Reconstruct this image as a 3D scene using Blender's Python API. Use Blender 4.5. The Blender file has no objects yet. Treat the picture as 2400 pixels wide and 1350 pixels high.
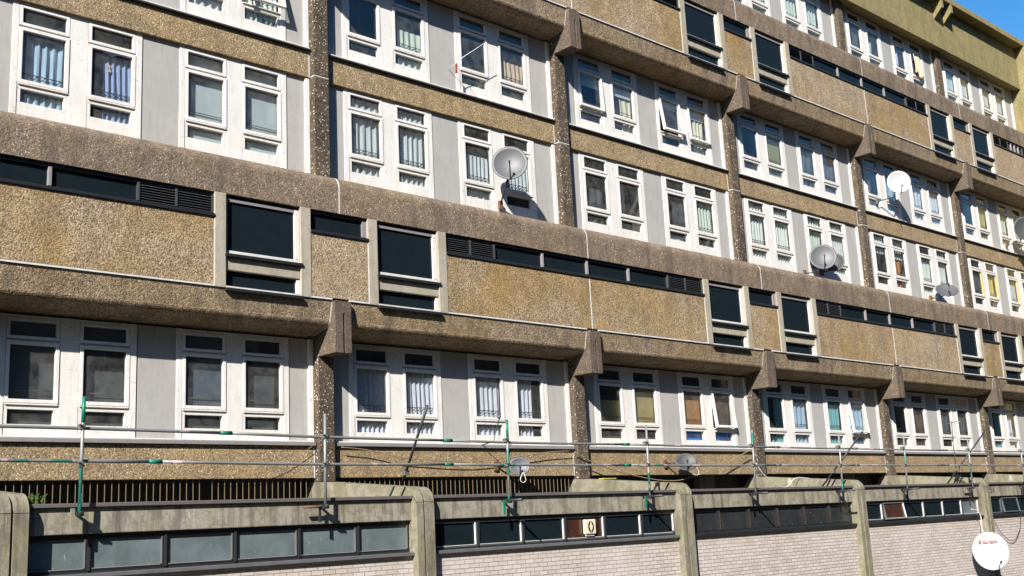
import bpy, bmesh, math, random
from mathutils import Vector, Matrix, Quaternion
random.seed(7)
S = bpy.context.scene
COL = S.collection

# ------------------------------------------------------------------ camera, sky, sun, exposure
P = 7.2819                      # bay pitch in metres
cam_d = bpy.data.cameras.new("camera"); cam = bpy.data.objects.new("camera", cam_d); COL.objects.link(cam)
Rr = Vector((0.7302047, -0.6814534, -0.0492185)); Rd = Vector((0.1049393, 0.1830464, -0.9774874)); Rf = Vector((0.6751214, 0.7086010, 0.2051726))
M = Matrix((Rr, -Rd, -Rf)).transposed().to_4x4()
M.translation = Vector((-5.27705, -19.03532, -7.352266))
cam.matrix_world = M
cam_d.sensor_width = 36.0; cam_d.lens = 2671.41/2400*36.0
cam_d.clip_start = 0.1; cam_d.clip_end = 2000
S.camera = cam

SUN = Vector((-1.67, -1.0, 1.28)).normalized()
elev = math.asin(SUN.z)
w = bpy.data.worlds.new("World"); S.world = w; w.use_nodes = True
nt = w.node_tree; bg = nt.nodes['Background']
sky = nt.nodes.new('ShaderNodeTexSky'); sky.sky_type = 'NISHITA'; sky.sun_disc = False
sky.sun_elevation = elev; sky.sun_rotation = math.atan2(SUN.x, SUN.y)
sky.air_density = 1.0; sky.dust_density = 0.3; sky.ozone_density = 2.5
hs = nt.nodes.new('ShaderNodeHueSaturation'); hs.inputs['Saturation'].default_value = 1.35
nt.links.new(sky.outputs[0], hs.inputs['Color']); nt.links.new(hs.outputs[0], bg.inputs[0])
bg.inputs[1].default_value = 0.088
sl = bpy.data.lights.new("sun", 'SUN'); so = bpy.data.objects.new("sun", sl); COL.objects.link(so)
sl.energy = 5.0; sl.angle = math.radians(0.5); sl.color = (1.0, 0.955, 0.90)
so.rotation_mode = 'QUATERNION'; so.rotation_quaternion = SUN.to_track_quat('Z', 'Y')
S.view_settings.view_transform = 'Standard'; S.view_settings.look = 'None'
S.view_settings.exposure = 1.1; S.view_settings.gamma = 1.0
S.render.engine = 'CYCLES'
S.cycles.max_bounces = 8; S.cycles.transparent_max_bounces = 12; S.cycles.caustics_reflective = False; S.cycles.caustics_refractive = False

# ------------------------------------------------------------------ materials
class NT:
    def __init__(s, name):
        s.m = bpy.data.materials.new(name); s.m.use_nodes = True; s.t = s.m.node_tree; s.n = s.t.nodes
        s.b = s.n['Principled BSDF']; s.out = s.n['Material Output']
        g = s.n.new('ShaderNodeNewGeometry'); s.pos = g.outputs['Position']; s.normal = g.outputs['Normal']
    def link(s, a, b): s.t.links.new(a, b)
    def val(s, sock, v):
        if isinstance(v, (int, float)): sock.default_value = v
        elif isinstance(v, (tuple, list)): sock.default_value = (*v, 1) if len(v) == 3 and len(sock.default_value) == 4 else v
        else: s.link(v, sock)
    def mapv(s, scale=(1,1,1), rot=(0,0,0)):
        m = s.n.new('ShaderNodeMapping'); m.inputs['Scale'].default_value = scale; m.inputs['Rotation'].default_value = rot
        s.link(s.pos, m.inputs[0]); return m.outputs[0]
    def noise(s, scale, detail=3, rough=.55, vec=None, dist=0):
        n = s.n.new('ShaderNodeTexNoise'); n.inputs['Scale'].default_value = scale; n.inputs['Detail'].default_value = detail
        n.inputs['Roughness'].default_value = rough; n.inputs['Distortion'].default_value = dist
        s.link(vec or s.pos, n.inputs['Vector']); return n.outputs['Fac']
    def vor(s, scale, vec=None, feature='F1', out='Color'):
        n = s.n.new('ShaderNodeTexVoronoi'); n.feature = feature; n.inputs['Scale'].default_value = scale
        s.link(vec or s.pos, n.inputs['Vector']); return n.outputs
    def ramp(s, fac, stops, interp='LINEAR'):
        r = s.n.new('ShaderNodeValToRGB'); r.color_ramp.interpolation = interp
        e = r.color_ramp.elements
        while len(e) < len(stops): e.new(0.5)
        for i, (p, c) in enumerate(stops):
            e[i].position = p; e[i].color = (c, c, c, 1) if isinstance(c, (int, float)) else (*c, 1)
        s.link(fac, r.inputs[0]); return r.outputs[0]
    def mix(s, fac, a, b, mode='MIX'):
        m = s.n.new('ShaderNodeMix'); m.data_type = 'RGBA'; m.blend_type = mode
        s.val(m.inputs[0], fac); s.val(m.inputs[6], a); s.val(m.inputs[7], b); return m.outputs[2]
    def math(s, op, a, b=0.0):
        m = s.n.new('ShaderNodeMath'); m.operation = op; s.val(m.inputs[0], a); s.val(m.inputs[1], b); return m.outputs[0]
    def sep(s, v=None):
        x = s.n.new('ShaderNodeSeparateXYZ'); s.link(v or s.pos, x.inputs[0]); return x.outputs
    def bump(s, h, strength=.5, dist=.01, prev=None):
        b = s.n.new('ShaderNodeBump'); b.inputs['Strength'].default_value = strength; b.inputs['Distance'].default_value = dist
        s.link(h, b.inputs['Height'])
        if prev: s.link(prev, b.inputs['Normal'])
        s.link(b.outputs[0], s.b.inputs['Normal']); return b.outputs[0]
    def col(s, c): s.val(s.b.inputs['Base Color'], c)
    def rough(s, r): s.val(s.b.inputs['Roughness'], r)

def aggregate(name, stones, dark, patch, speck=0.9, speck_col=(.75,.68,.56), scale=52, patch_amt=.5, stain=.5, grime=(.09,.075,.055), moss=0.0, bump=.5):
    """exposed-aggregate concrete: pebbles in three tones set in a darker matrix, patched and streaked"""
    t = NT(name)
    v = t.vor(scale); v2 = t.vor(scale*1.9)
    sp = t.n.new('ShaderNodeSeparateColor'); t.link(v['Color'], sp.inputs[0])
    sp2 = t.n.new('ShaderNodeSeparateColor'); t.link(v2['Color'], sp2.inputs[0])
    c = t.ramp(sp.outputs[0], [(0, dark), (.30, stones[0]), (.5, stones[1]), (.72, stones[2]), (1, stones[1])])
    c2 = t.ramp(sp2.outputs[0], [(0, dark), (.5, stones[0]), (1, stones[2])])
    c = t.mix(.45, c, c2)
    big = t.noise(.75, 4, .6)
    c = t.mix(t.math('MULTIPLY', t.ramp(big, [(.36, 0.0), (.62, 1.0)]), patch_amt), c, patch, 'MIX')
    # dark pits and matrix showing between pebbles
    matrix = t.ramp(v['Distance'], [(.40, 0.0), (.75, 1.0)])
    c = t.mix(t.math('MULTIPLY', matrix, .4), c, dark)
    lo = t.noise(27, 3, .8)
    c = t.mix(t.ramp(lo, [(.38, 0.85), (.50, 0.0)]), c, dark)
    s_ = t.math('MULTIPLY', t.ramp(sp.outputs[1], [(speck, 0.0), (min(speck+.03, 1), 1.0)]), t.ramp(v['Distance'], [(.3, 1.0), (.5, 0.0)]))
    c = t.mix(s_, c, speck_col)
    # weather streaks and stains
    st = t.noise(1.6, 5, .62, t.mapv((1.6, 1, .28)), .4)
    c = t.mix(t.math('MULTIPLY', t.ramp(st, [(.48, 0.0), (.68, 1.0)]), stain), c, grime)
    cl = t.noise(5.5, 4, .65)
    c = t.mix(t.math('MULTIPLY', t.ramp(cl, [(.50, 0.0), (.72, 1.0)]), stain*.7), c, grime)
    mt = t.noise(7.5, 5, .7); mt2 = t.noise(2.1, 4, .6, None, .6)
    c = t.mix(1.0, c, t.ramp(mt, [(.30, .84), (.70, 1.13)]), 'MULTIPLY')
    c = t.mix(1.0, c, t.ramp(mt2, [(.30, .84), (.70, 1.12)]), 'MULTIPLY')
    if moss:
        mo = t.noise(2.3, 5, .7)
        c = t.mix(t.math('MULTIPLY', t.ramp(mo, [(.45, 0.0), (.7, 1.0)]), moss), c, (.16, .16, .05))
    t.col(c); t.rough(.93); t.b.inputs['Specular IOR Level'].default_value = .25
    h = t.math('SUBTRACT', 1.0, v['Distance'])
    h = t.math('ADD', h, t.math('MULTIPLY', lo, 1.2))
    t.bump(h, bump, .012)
    return t.m

M_panel = aggregate('pinkish_pebble_panel', [(.34,.25,.16), (.47,.365,.25), (.59,.48,.345)], (.10,.065,.036), (.37,.25,.10), .955, (.82,.74,.6), 34, .85, .38, (.15,.10,.05), bump=.6)
M_panel2 = aggregate('paler_pebble_panel', [(.37,.28,.19), (.49,.39,.28), (.60,.50,.375)], (.12,.08,.045), (.41,.29,.14), .96, (.82,.74,.6), 34, .6, .32, (.15,.11,.08), bump=.6)
M_panel3 = aggregate('golden_pebble_panel', [(.33,.24,.145), (.45,.345,.22), (.57,.455,.315)], (.10,.062,.032), (.36,.24,.085), .955, (.82,.74,.6), 34, .95, .36, (.12,.085,.055), bump=.6)
M_span  = aggregate('golden_pebble_spandrel', [(.31,.225,.125), (.41,.315,.19), (.51,.41,.27)], (.095,.062,.032), (.41,.285,.135), .95, (.86,.78,.6), 40, .55, .32, (.10,.075,.055))
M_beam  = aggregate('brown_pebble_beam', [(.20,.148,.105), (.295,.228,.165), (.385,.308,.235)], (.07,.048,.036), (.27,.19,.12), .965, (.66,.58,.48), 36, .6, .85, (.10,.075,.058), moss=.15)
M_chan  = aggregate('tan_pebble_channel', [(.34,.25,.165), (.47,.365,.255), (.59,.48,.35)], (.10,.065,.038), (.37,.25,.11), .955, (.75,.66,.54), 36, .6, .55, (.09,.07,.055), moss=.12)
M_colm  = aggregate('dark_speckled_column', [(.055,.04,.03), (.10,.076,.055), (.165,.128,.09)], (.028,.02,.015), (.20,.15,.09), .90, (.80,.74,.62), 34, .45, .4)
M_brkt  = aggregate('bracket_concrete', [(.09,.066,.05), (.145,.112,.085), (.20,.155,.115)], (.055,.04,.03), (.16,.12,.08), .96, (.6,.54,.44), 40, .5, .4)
M_fasc  = aggregate('olive_roof_fascia', [(.23,.185,.09), (.295,.245,.125), (.35,.295,.16)], (.18,.145,.065), (.28,.225,.095), .97, (.55,.5,.36), 30, .5, .4, (.14,.13,.05), .15, .5)

def smooth_concrete(name, a, b, grime=(.13,.11,.08), amt=.5, moss=0.0, streak=1.0):
    t = NT(name)
    c = t.mix(t.noise(2.2, 6, .62), a, b)
    st = t.noise(2.6, 6, .65, t.mapv((2.2, 1, .22)), .5)
    c = t.mix(t.math('MULTIPLY', t.ramp(st, [(.47, 0.0), (.66, 1.0)]), amt*streak), c, grime)
    bl = t.noise(4.0, 5, .6, None, .8)
    c = t.mix(t.math('MULTIPLY', t.ramp(bl, [(.50, 0.0), (.56, 1.0)]), amt*.45), c, grime)
    lt = t.noise(3.1, 5, .7, t.mapv((3.0, 1, .5)))
    c = t.mix(t.math('MULTIPLY', t.ramp(lt, [(.62, 0.0), (.72, 1.0)]), .55), c, (.62,.59,.5))
    f = t.noise(70, 4, .7)
    c = t.mix(t.ramp(f, [(.38, .45), (.55, 0.0)]), c, grime)
    if moss:
        c = t.mix(t.math('MULTIPLY', t.ramp(t.noise(1.7, 5, .7), [(.45, 0.0), (.65, 1.0)]), moss), c, (.17,.17,.06))
    t.col(c); t.rough(.9); t.b.inputs['Specular IOR Level'].default_value = .25
    t.bump(t.noise(55, 5, .7), .35, .006)
    return t.m
M_post = smooth_concrete('beige_post_concrete', (.335,.30,.235), (.40,.36,.285), (.19,.165,.125), .4)
M_pod  = smooth_concrete('podium_concrete', (.26,.24,.19), (.35,.325,.26), (.11,.09,.07), .95, .3)
M_pier = smooth_concrete('pier_concrete', (.205,.185,.135), (.28,.255,.19), (.085,.072,.052), .8, .4)
M_beam2 = smooth_concrete('portal_beam_concrete', (.29,.265,.205), (.36,.33,.265), (.13,.115,.085), .6, .3)

def paint(name, c0, flake=.5, under=(.24,.19,.14), rough=.5):
    t = NT(name)
    z = t.noise(9, 6, .75, t.mapv((.7, 1, 2.6)), .6)
    g = t.noise(1.3, 3, .5)
    m = t.math('MULTIPLY', t.ramp(z, [(.60, 0.0), (.635, 1.0)]), t.ramp(g, [(.42, 0.0), (.62, 1.0)]))
    c = t.mix(t.noise(3.0, 4, .6), c0, tuple(x*.86 for x in c0))
    st = t.noise(5, 6, .7, t.mapv((2.4, 1, .35)), .5)
    c = t.mix(t.math('MULTIPLY', t.ramp(t.noise(1.1, 4, .6), [(.4, 0.0), (.65, 1.0)]), .16), c, tuple(x*.5 for x in c0))
    c = t.mix(t.math('MULTIPLY', t.ramp(st, [(.50, 0.0), (.70, 1.0)]), .5), c, tuple(x*.62 for x in c0))
    c = t.mix(t.math('MULTIPLY', m, flake), c, under)
    t.col(c); t.rough(rough); t.bump(z, .25, .003)
    return t.m
M_white = paint('white_gloss_paint', (.70,.675,.625), .9)
M_sash  = paint('white_sash_paint', (.73,.70,.655), .6)
M_flake = paint('flaking_white_paint', (.62,.60,.56), 1.0, (.13,.11,.09), .7)
M_bluew = paint('blue_grey_frame_and_jamb_shade', (.10,.115,.125), .7, (.35,.33,.3))
M_yel   = paint('yellow_frame_paint', (.60,.46,.13), .4)
M_grey  = paint('grey_infill_board', (.385,.37,.345), .4, (.2,.2,.2), .7)
M_pink  = paint('pinkish_white_paint', (.80,.66,.58), .3)

def plain(name, c, rough=.6, metal=0.0, var=.25, sc=12, bump=.1):
    t = NT(name)
    t.col(t.mix(t.noise(sc, 5, .65), c, tuple(x*(1-var) for x in c))); t.rough(rough); t.b.inputs['Metallic'].default_value = metal
    if bump: t.bump(t.noise(sc*4, 4, .6), bump, .004)
    return t.m
M_filler = plain('white_mastic_joint', (.72,.70,.66), .8, 0, .55, 5)
M_lead   = plain('dark_lead_flashing', (.05,.045,.045), .55, 0, .5, 8)
M_slat   = plain('grey_louvre_metal', (.075,.078,.08), .45, .2, .4, 10)
M_black  = plain('black_timber', (.022,.024,.026), .4, 0, .5, 10)
M_sill   = plain('grey_brown_sill', (.26,.24,.235), .7, 0, .4, 5)
M_psill  = plain('podium_grey_sill', (.17,.17,.17), .5, .2, .5, 4)
M_cap    = plain('podium_dark_coping', (.13,.115,.11), .6, 0, .4, 6)
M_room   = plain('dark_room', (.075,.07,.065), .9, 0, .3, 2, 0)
M_roof   = plain('roof_felt', (.055,.055,.05), .95, 0, .4, 2)
M_bar    = plain('rusty_gold_bar', (.20,.15,.09), .7, 0, .4, 20)
M_tube   = None
def tube_mat():
    t = NT('galvanised_scaffold_tube')
    n = t.noise(1.1, 3, .5, t.mapv((1, 1, 1)))
    c = t.mix(t.noise(14, 4, .7), (.27,.285,.28), (.17,.165,.155))
    c = t.mix(t.ramp(n, [(.61, 0.0), (.63, 1.0)]), c, t.mix(t.noise(20, 3, .6), (.01,.14,.10), (.05,.20,.16)))
    c = t.mix(t.ramp(t.noise(1.7, 2, .5), [(.63, 0.0), (.65, 1.0)]), c, (.5,.36,.38))
    t.col(c); t.rough(.5); t.b.inputs['Metallic'].default_value = .35
    return t.m
M_tube = tube_mat()
M_green = plain('green_painted_steel', (.004,.17,.10), .45, 0, .35, 20)
M_rust  = plain('rusty_steel', (.20,.10,.05), .8, .3, .5, 25)
M_coup  = plain('zinc_coupler', (.30,.29,.25), .4, .6, .5, 30)
M_darks = plain('dark_steel', (.045,.045,.05), .5, .4, .3, 20)
M_dishg = plain('grey_metal_dish', (.085,.088,.092), .5, 0, .3, 6, 0)
M_dishd = plain('dark_grey_mesh_dish', (.045,.048,.05), .55, 0, .3, 8, 0)
M_dishw = plain('white_enamel_dish', (.40,.405,.405), .5, 0, .12, 3, 0)
M_cable = plain('black_cable', (.02,.02,.02), .6)
M_rope  = plain('brown_rope', (.30,.20,.12), .9, 0, .4, 40)
M_wcab  = plain('white_cable', (.72,.70,.64), .6)
M_cream = plain('cream_plastic', (.72,.62,.42), .5, 0, .15, 10, 0)
M_red   = plain('red_lettering', (.22,.03,.025), .5, 0, .1, 10, 0)
M_leaf  = plain('weed_leaf', (.10,.17,.03), .8, 0, .5, 20)
M_wood  = plain('orange_wood_blind', (.55,.25,.08), .6, 0, .5, 9)
M_peach = plain('peach_towel', (.85,.55,.36), .9, 0, .2, 12)

def glass(name, tint=(.93,.95,.94), film_amt=.12, refl=1.0, film=(.4,.4,.38), lo=.1):
    t = NT(name)
    for l in list(t.out.inputs[0].links): t.t.links.remove(l)
    tr = t.n.new('ShaderNodeBsdfTransparent'); tr.inputs[0].default_value = (*tint, 1)
    gl = t.n.new('ShaderNodeBsdfGlossy'); gl.inputs['Roughness'].default_value = .015; gl.inputs['Color'].default_value = (refl, refl*.93, refl*.86, 1)
    bp = t.n.new('ShaderNodeBump'); bp.inputs['Strength'].default_value = .12; bp.inputs['Distance'].default_value = .02
    t.link(t.noise(1.6, 2, .4), bp.inputs['Height']); t.link(bp.outputs[0], gl.inputs['Normal'])
    g2 = t.n.new('ShaderNodeNewGeometry'); dp = t.n.new('ShaderNodeVectorMath'); dp.operation = 'DOT_PRODUCT'
    t.link(g2.outputs['Normal'], dp.inputs[0]); t.link(g2.outputs['Incoming'], dp.inputs[1])
    cs = t.math('SUBTRACT', 1.0, t.math('ABSOLUTE', dp.outputs['Value'])); fz = t.math('ADD', .045, t.math('MULTIPLY', .955, t.math('POWER', cs, 5.0)))
    m1 = t.n.new('ShaderNodeMixShader'); t.link(fz, m1.inputs[0]); t.link(tr.outputs[0], m1.inputs[1]); t.link(gl.outputs[0], m1.inputs[2])
    df = t.n.new('ShaderNodeBsdfDiffuse'); df.inputs[0].default_value = (*film, 1)  # pale dirt on clear glass, painted dark reflection on the dark glass
    m2 = t.n.new('ShaderNodeMixShader'); t.link(t.math('MULTIPLY', t.ramp(t.noise(3.2, 6, .7), [(.35, lo), (.7, 1.0)]), film_amt), m2.inputs[0])
    t.link(m1.outputs[0], m2.inputs[1]); t.link(df.outputs[0], m2.inputs[2]); t.link(m2.outputs[0], t.out.inputs[0])
    return t.m
M_glass = glass('window_glass', film_amt=.10)
M_glassd = glass('dark_reflection_glass', (.50,.56,.56), .8, film=(.012,.019,.024), lo=.8)  # even navy film puts the panes' dark reflection into their colour
def frosted(name, c):
    t = NT(name)
    c2 = t.mix(t.noise(1.1, 5, .65, None, 1.2), tuple(x*1.5 for x in c), tuple(x*.35 for x in c))  # strong random contrast stands in for the fascia beam's shadow on the panes
    c2 = t.mix(t.ramp(t.noise(14, 5, .7, t.mapv((1, 1, .4))), [(.62, 0.0), (.72, .5)]), c2, (.55,.55,.5))
    t.col(c2); t.rough(.22); t.b.inputs['Specular IOR Level'].default_value = .6
    return t.m
M_frost = frosted('frosted_blue_grey_glass', (.125,.155,.16))
M_frdk  = frosted('sooty_glass', (.028,.03,.03))
M_frbr  = frosted('brown_film_glass', (.05,.02,.012))

def curtain_mat(name, c, pattern=0.0, trans=.25):
    t = NT(name)
    base = t.mix(t.noise(5, 3, .6), c, tuple(x*.85 for x in c))
    if pattern:
        v = t.vor(26)
        base = t.mix(t.math('MULTIPLY', t.ramp(v['Distance'], [(.18, 1.0), (.3, 0.0)]), pattern), base, tuple(x*.55 for x in c))
    t.col(base); t.rough(.95); t.b.inputs['Specular IOR Level'].default_value = .1
    return t.m
CM = dict(
    lilac=curtain_mat('lilac_net_curtain', (.62,.62,.72), .5), white=curtain_mat('white_net_curtain', (.66,.68,.68), .4),
    grey=curtain_mat('pale_grey_curtain', (.52,.56,.60), .35), blue=curtain_mat('blue_curtain', (.28,.36,.60)),
    navy=curtain_mat('navy_curtain', (.06,.08,.20)), blind=curtain_mat('pale_blue_blind', (.52,.58,.62)),
    teal=curtain_mat('teal_curtain', (.16,.38,.42)), sky=curtain_mat('light_blue_curtain', (.36,.50,.66)),
    ochre=curtain_mat('ochre_blind', (.42,.33,.14)), tan=curtain_mat('tan_curtain', (.55,.42,.30)),
    brown=curtain_mat('dark_brown_blind', (.09,.06,.045)), wood=M_wood, mint=curtain_mat('pale_green_curtain', (.55,.62,.56), .2),
    cream=curtain_mat('cream_curtain', (.66,.62,.48)), dark=curtain_mat('charcoal_blind_and_dark_glass', (.085,.09,.10)), slate=curtain_mat('slate_blind_and_reflection', (.10,.115,.155)),
    royal=curtain_mat('royal_blue_board', (.03,.26,.95)), orange=curtain_mat('orange_drape', (.50,.20,.06)), olive=curtain_mat('olive_curtain', (.30,.29,.14)),
    yellow=curtain_mat('yellow_cloth', (.62,.47,.12)))

def brick_mat():
    t = NT('painted_pink_brick')
    x = t.sep(); cb = t.n.new('ShaderNodeCombineXYZ'); t.link(x[0], cb.inputs[0]); t.link(x[2], cb.inputs[1])
    b = t.n.new('ShaderNodeTexBrick'); b.offset = .5
    b.inputs['Scale'].default_value = 1; b.inputs['Brick Width'].default_value = .232; b.inputs['Row Height'].default_value = .078
    b.inputs['Mortar Size'].default_value = .0062; b.inputs['Mortar Smooth'].default_value = .25; b.inputs['Bias'].default_value = -.25
    b.inputs['Color1'].default_value = (.51,.46,.42,1); b.inputs['Color2'].default_value = (.39,.335,.285,1); b.inputs['Mortar'].default_value = (.17,.12,.09,1)
    nn = t.n.new('ShaderNodeTexNoise'); nn.inputs['Scale'].default_value = 3; nn.inputs['Detail'].default_value = 2; t.link(cb.outputs[0], nn.inputs['Vector'])
    vm = t.n.new('ShaderNodeVectorMath'); vm.operation = 'MULTIPLY_ADD'; vm.inputs[1].default_value = (.006,.006,0)
    t.link(nn.outputs['Color'], vm.inputs[0]); t.link(cb.outputs[0], vm.inputs[2]); t.link(vm.outputs[0], b.inputs['Vector'])
    c = b.outputs['Color']
    # rust-tan course just under the sill and tan patches
    top = t.math('MULTIPLY', t.ramp(t.math('MULTIPLY', t.math('ADD', x[2], 8.15), 2.4), [(.15, 0.0), (1, 1.0)]), t.ramp(t.noise(2.2, 4, .6), [(.35, .25), (.6, .9)]))
    c = t.mix(top, c, t.mix(.5, c, (.36,.28,.15)), 'MIX')
    wh = t.ramp(t.noise(.6, 3, .5), [(.4, 0.0), (.65, .5)])
    c = t.mix(wh, c, t.mix(.4, c, (.66,.62,.62)))
    c = t.mix(t.ramp(t.noise(45, 4, .7), [(.38, .35), (.55, 0.0)]), c, (.25,.18,.14))
    c = t.mix(t.ramp(t.noise(1.3, 5, .65, t.mapv((2.4, 1, .2))), [(.6, 0.0), (.75, .4)]), c, (.3,.25,.2))
    t.col(c); t.rough(.85)
    h = t.math('SUBTRACT', t.math('MULTIPLY', t.noise(60, 3, .6), .3), b.outputs['Fac'])
    t.bump(h, .7, .006); return t.m
M_brick = brick_mat()
def ground_mat(name, a, b, sc):
    t = NT(name); c = t.mix(t.noise(sc, 6, .7), a, b); c = t.mix(t.ramp(t.noise(.3, 4, .6), [(.45, 0.0), (.6, .5)]), c, tuple(x*.6 for x in a))
    t.col(c); t.rough(.93); t.bump(t.noise(sc*3, 4, .7), .5, .01); return t.m
M_asph = ground_mat('asphalt', (.025,.025,.025), (.04,.038,.036), 40)
M_pave = ground_mat('paving_slabs', (.07,.066,.06), (.10,.096,.088), 18)

# ------------------------------------------------------------------ mesh helpers
class MB:
    def __init__(s): s.v = []; s.f = []; s.sm = set()
    def box(s, x0, x1, y0, y1, z0, z1):
        i = len(s.v)
        s.v += [(x,y,z) for z in (z0,z1) for y in (y0,y1) for x in (x0,x1)]
        s.f += [(i,i+2,i+3,i+1),(i+4,i+5,i+7,i+6),(i,i+1,i+5,i+4),(i+2,i+6,i+7,i+3),(i,i+4,i+6,i+2),(i+1,i+3,i+7,i+5)]
        return s
    def prism(s, prof, x0, x1):
        """closed YZ profile extruded along X"""
        i = len(s.v); n = len(prof)
        s.v += [(x0,y,z) for y,z in prof] + [(x1,y,z) for y,z in prof]
        s.f += [tuple(range(i, i+n)), tuple(range(i+2*n-1, i+n-1, -1))]
        for k in range(n):
            a, b = i+k, i+(k+1) % n
            s.f.append((a, a+n, b+n, b))
        return s
    def quad(s, a, b, c, d):
        i = len(s.v); s.v += [a,b,c,d]; s.f.append((i,i+1,i+2,i+3)); return s
    def tube(s, pts, r, n=10, caps=True):
        pts = [Vector(p) for p in pts]; rings = []
        for j, p in enumerate(pts):
            d = (pts[min(j+1, len(pts)-1)] - pts[max(j-1, 0)]).normalized()
            up = Vector((0,0,1)) if abs(d.z) < .9 else Vector((1,0,0))
            a = d.cross(up).normalized(); b = d.cross(a)
            rr = r[j] if isinstance(r, (list, tuple)) else r
            i = len(s.v); rings.append(i)
            s.v += [tuple(p + rr*(math.cos(2*math.pi*k/n)*a + math.sin(2*math.pi*k/n)*b)) for k in range(n)]
        for q in range(len(rings)-1):
            for k in range(n):
                a, b = rings[q], rings[q+1]
                s.sm.add(len(s.f)); s.f.append((a+k, a+(k+1) % n, b+(k+1) % n, b+k))
        if caps:
            s.f.append(tuple(rings[0]+k for k in range(n-1, -1, -1))); s.f.append(tuple(rings[-1]+k for k in range(n)))
        return s
    def build(s, name, mat, parent=None, bevel=0.0, smooth=False, loc=None, seg=2):
        me = bpy.data.meshes.new(name); me.from_pydata([tuple(v) for v in s.v], [], s.f)
        bm = bmesh.new(); bm.from_mesh(me); bmesh.ops.recalc_face_normals(bm, faces=bm.faces); bm.to_mesh(me); bm.free()
        me.materials.append(mat)
        for i, p in enumerate(me.polygons): p.use_smooth = smooth or (i in s.sm)
        o = bpy.data.objects.new(name, me); COL.objects.link(o)
        if loc: o.location = loc
        if parent: o.parent = parent
        if bevel:
            b = o.modifiers.new('bevel', 'BEVEL'); b.width = bevel; b.segments = seg; b.limit_method = 'ANGLE'; b.angle_limit = math.radians(40)
            b.harden_normals = False
        return o
def tag(o, label=None, cat=None, group=None, kind=None):
    if label: o['label'] = label
    if cat: o['category'] = cat
    if group: o['group'] = group
    if kind: o['kind'] = kind
    return o
def thing(name, label, cat, loc=(0,0,0), group=None):
    o = bpy.data.objects.new(name, None); COL.objects.link(o); o.location = loc; o.empty_display_size = .2
    return tag(o, label, cat, group)

# ------------------------------------------------------------------ ground
GZ = -10.0
g = MB().quad((-600,-600,GZ),(600,-600,GZ),(600,600,GZ),(-600,600,GZ)).build('road', M_asph); tag(g, kind='structure')
g = MB().box(-40, 90, -8.0, -3.3, GZ+.004, GZ+.12).build('pavement', M_pave); tag(g, kind='structure')

# ------------------------------------------------------------------ the housing block
K0, K1 = -1, 6           # column lines
V = 8.3                  # three-storey repeat
blk = thing('housing_block', 'long brown concrete housing block with rows of white windows and two overhanging bands', 'building')
def part(mb, name, mat, bevel=0.0, parent=None, smooth=False, seg=2): return mb.build(name, mat, parent or blk, bevel, smooth, None, seg)

XA, XB = K0*P, K1*P
# core, floors and party walls that make the rooms
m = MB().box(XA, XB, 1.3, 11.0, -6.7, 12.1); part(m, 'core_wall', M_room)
m = MB()
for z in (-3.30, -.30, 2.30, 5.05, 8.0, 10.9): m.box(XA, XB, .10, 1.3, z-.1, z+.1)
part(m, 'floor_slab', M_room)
m = MB()
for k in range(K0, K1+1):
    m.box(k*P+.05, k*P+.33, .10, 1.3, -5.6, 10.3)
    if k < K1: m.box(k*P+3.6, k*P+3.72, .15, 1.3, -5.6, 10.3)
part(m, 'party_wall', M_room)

WIN = {-1: ((.87,2.43),(4.10,2.46)), 0: ((1.25,2.36),(4.37,2.36)), 1: ((.87,2.43),(4.10,2.46)), 2: ((.90,2.54),(4.23,2.46)),
       3: ((.82,2.50),(4.03,2.49)), 4: ((.85,2.45),(4.08,2.47)), 5: ((.88,2.45),(4.12,2.45))}
ROWS = dict(A=(-5.55, .02, 2.02), B=(-.03, -.20, 2.05), C=(2.75, -.055, 2.02), D=(8.27, -.20, 2.0))

def ring(mb, x0, x1, z0, z1, wd, y0, y1):
    mb.box(x0, x0+wd, y0, y1, z0, z1); mb.box(x1-wd, x1, y0, y1, z0, z1)
    mb.box(x0+wd, x1-wd, y0, y1, z0, z0+wd); mb.box(x0+wd, x1-wd, y0, y1, z1-wd, z1)

def cloth(x0, x1, z0, z1, folds, y, amp=.022, zig=0.0, sag=0.0):
    mb = MB(); n = max(int(folds*8), 4) if folds else 2; nz = 6
    ph = random.random()*6
    for j in range(nz+1):
        for i in range(n+1):
            u = i/n; t_ = j/nz
            a = amp*(1.15-.5*t_)
            yy = y + (a*math.sin(u*folds*2*math.pi + ph + .6*math.sin(3*t_+ph)) + .35*a*math.sin(u*folds*4.7*math.pi+ph*2) if folds else 0)
            z = z0 + (z1-z0)*t_
            if j == 0 and zig: z += zig*(.5+.5*math.cos(u*folds*2*math.pi))
            if j == nz and zig: z += zig*.6*(.5+.5*math.cos(u*folds*2*math.pi))
            mb.v.append((x0+(x1-x0)*u + (random.uniform(-.004,.004)), yy, z))
    for j in range(nz):
        for i in range(n):
            a = j*(n+1)+i; mb.sm.add(len(mb.f)); mb.f.append((a, a+1, a+n+2, a+n+1))
    return mb

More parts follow.
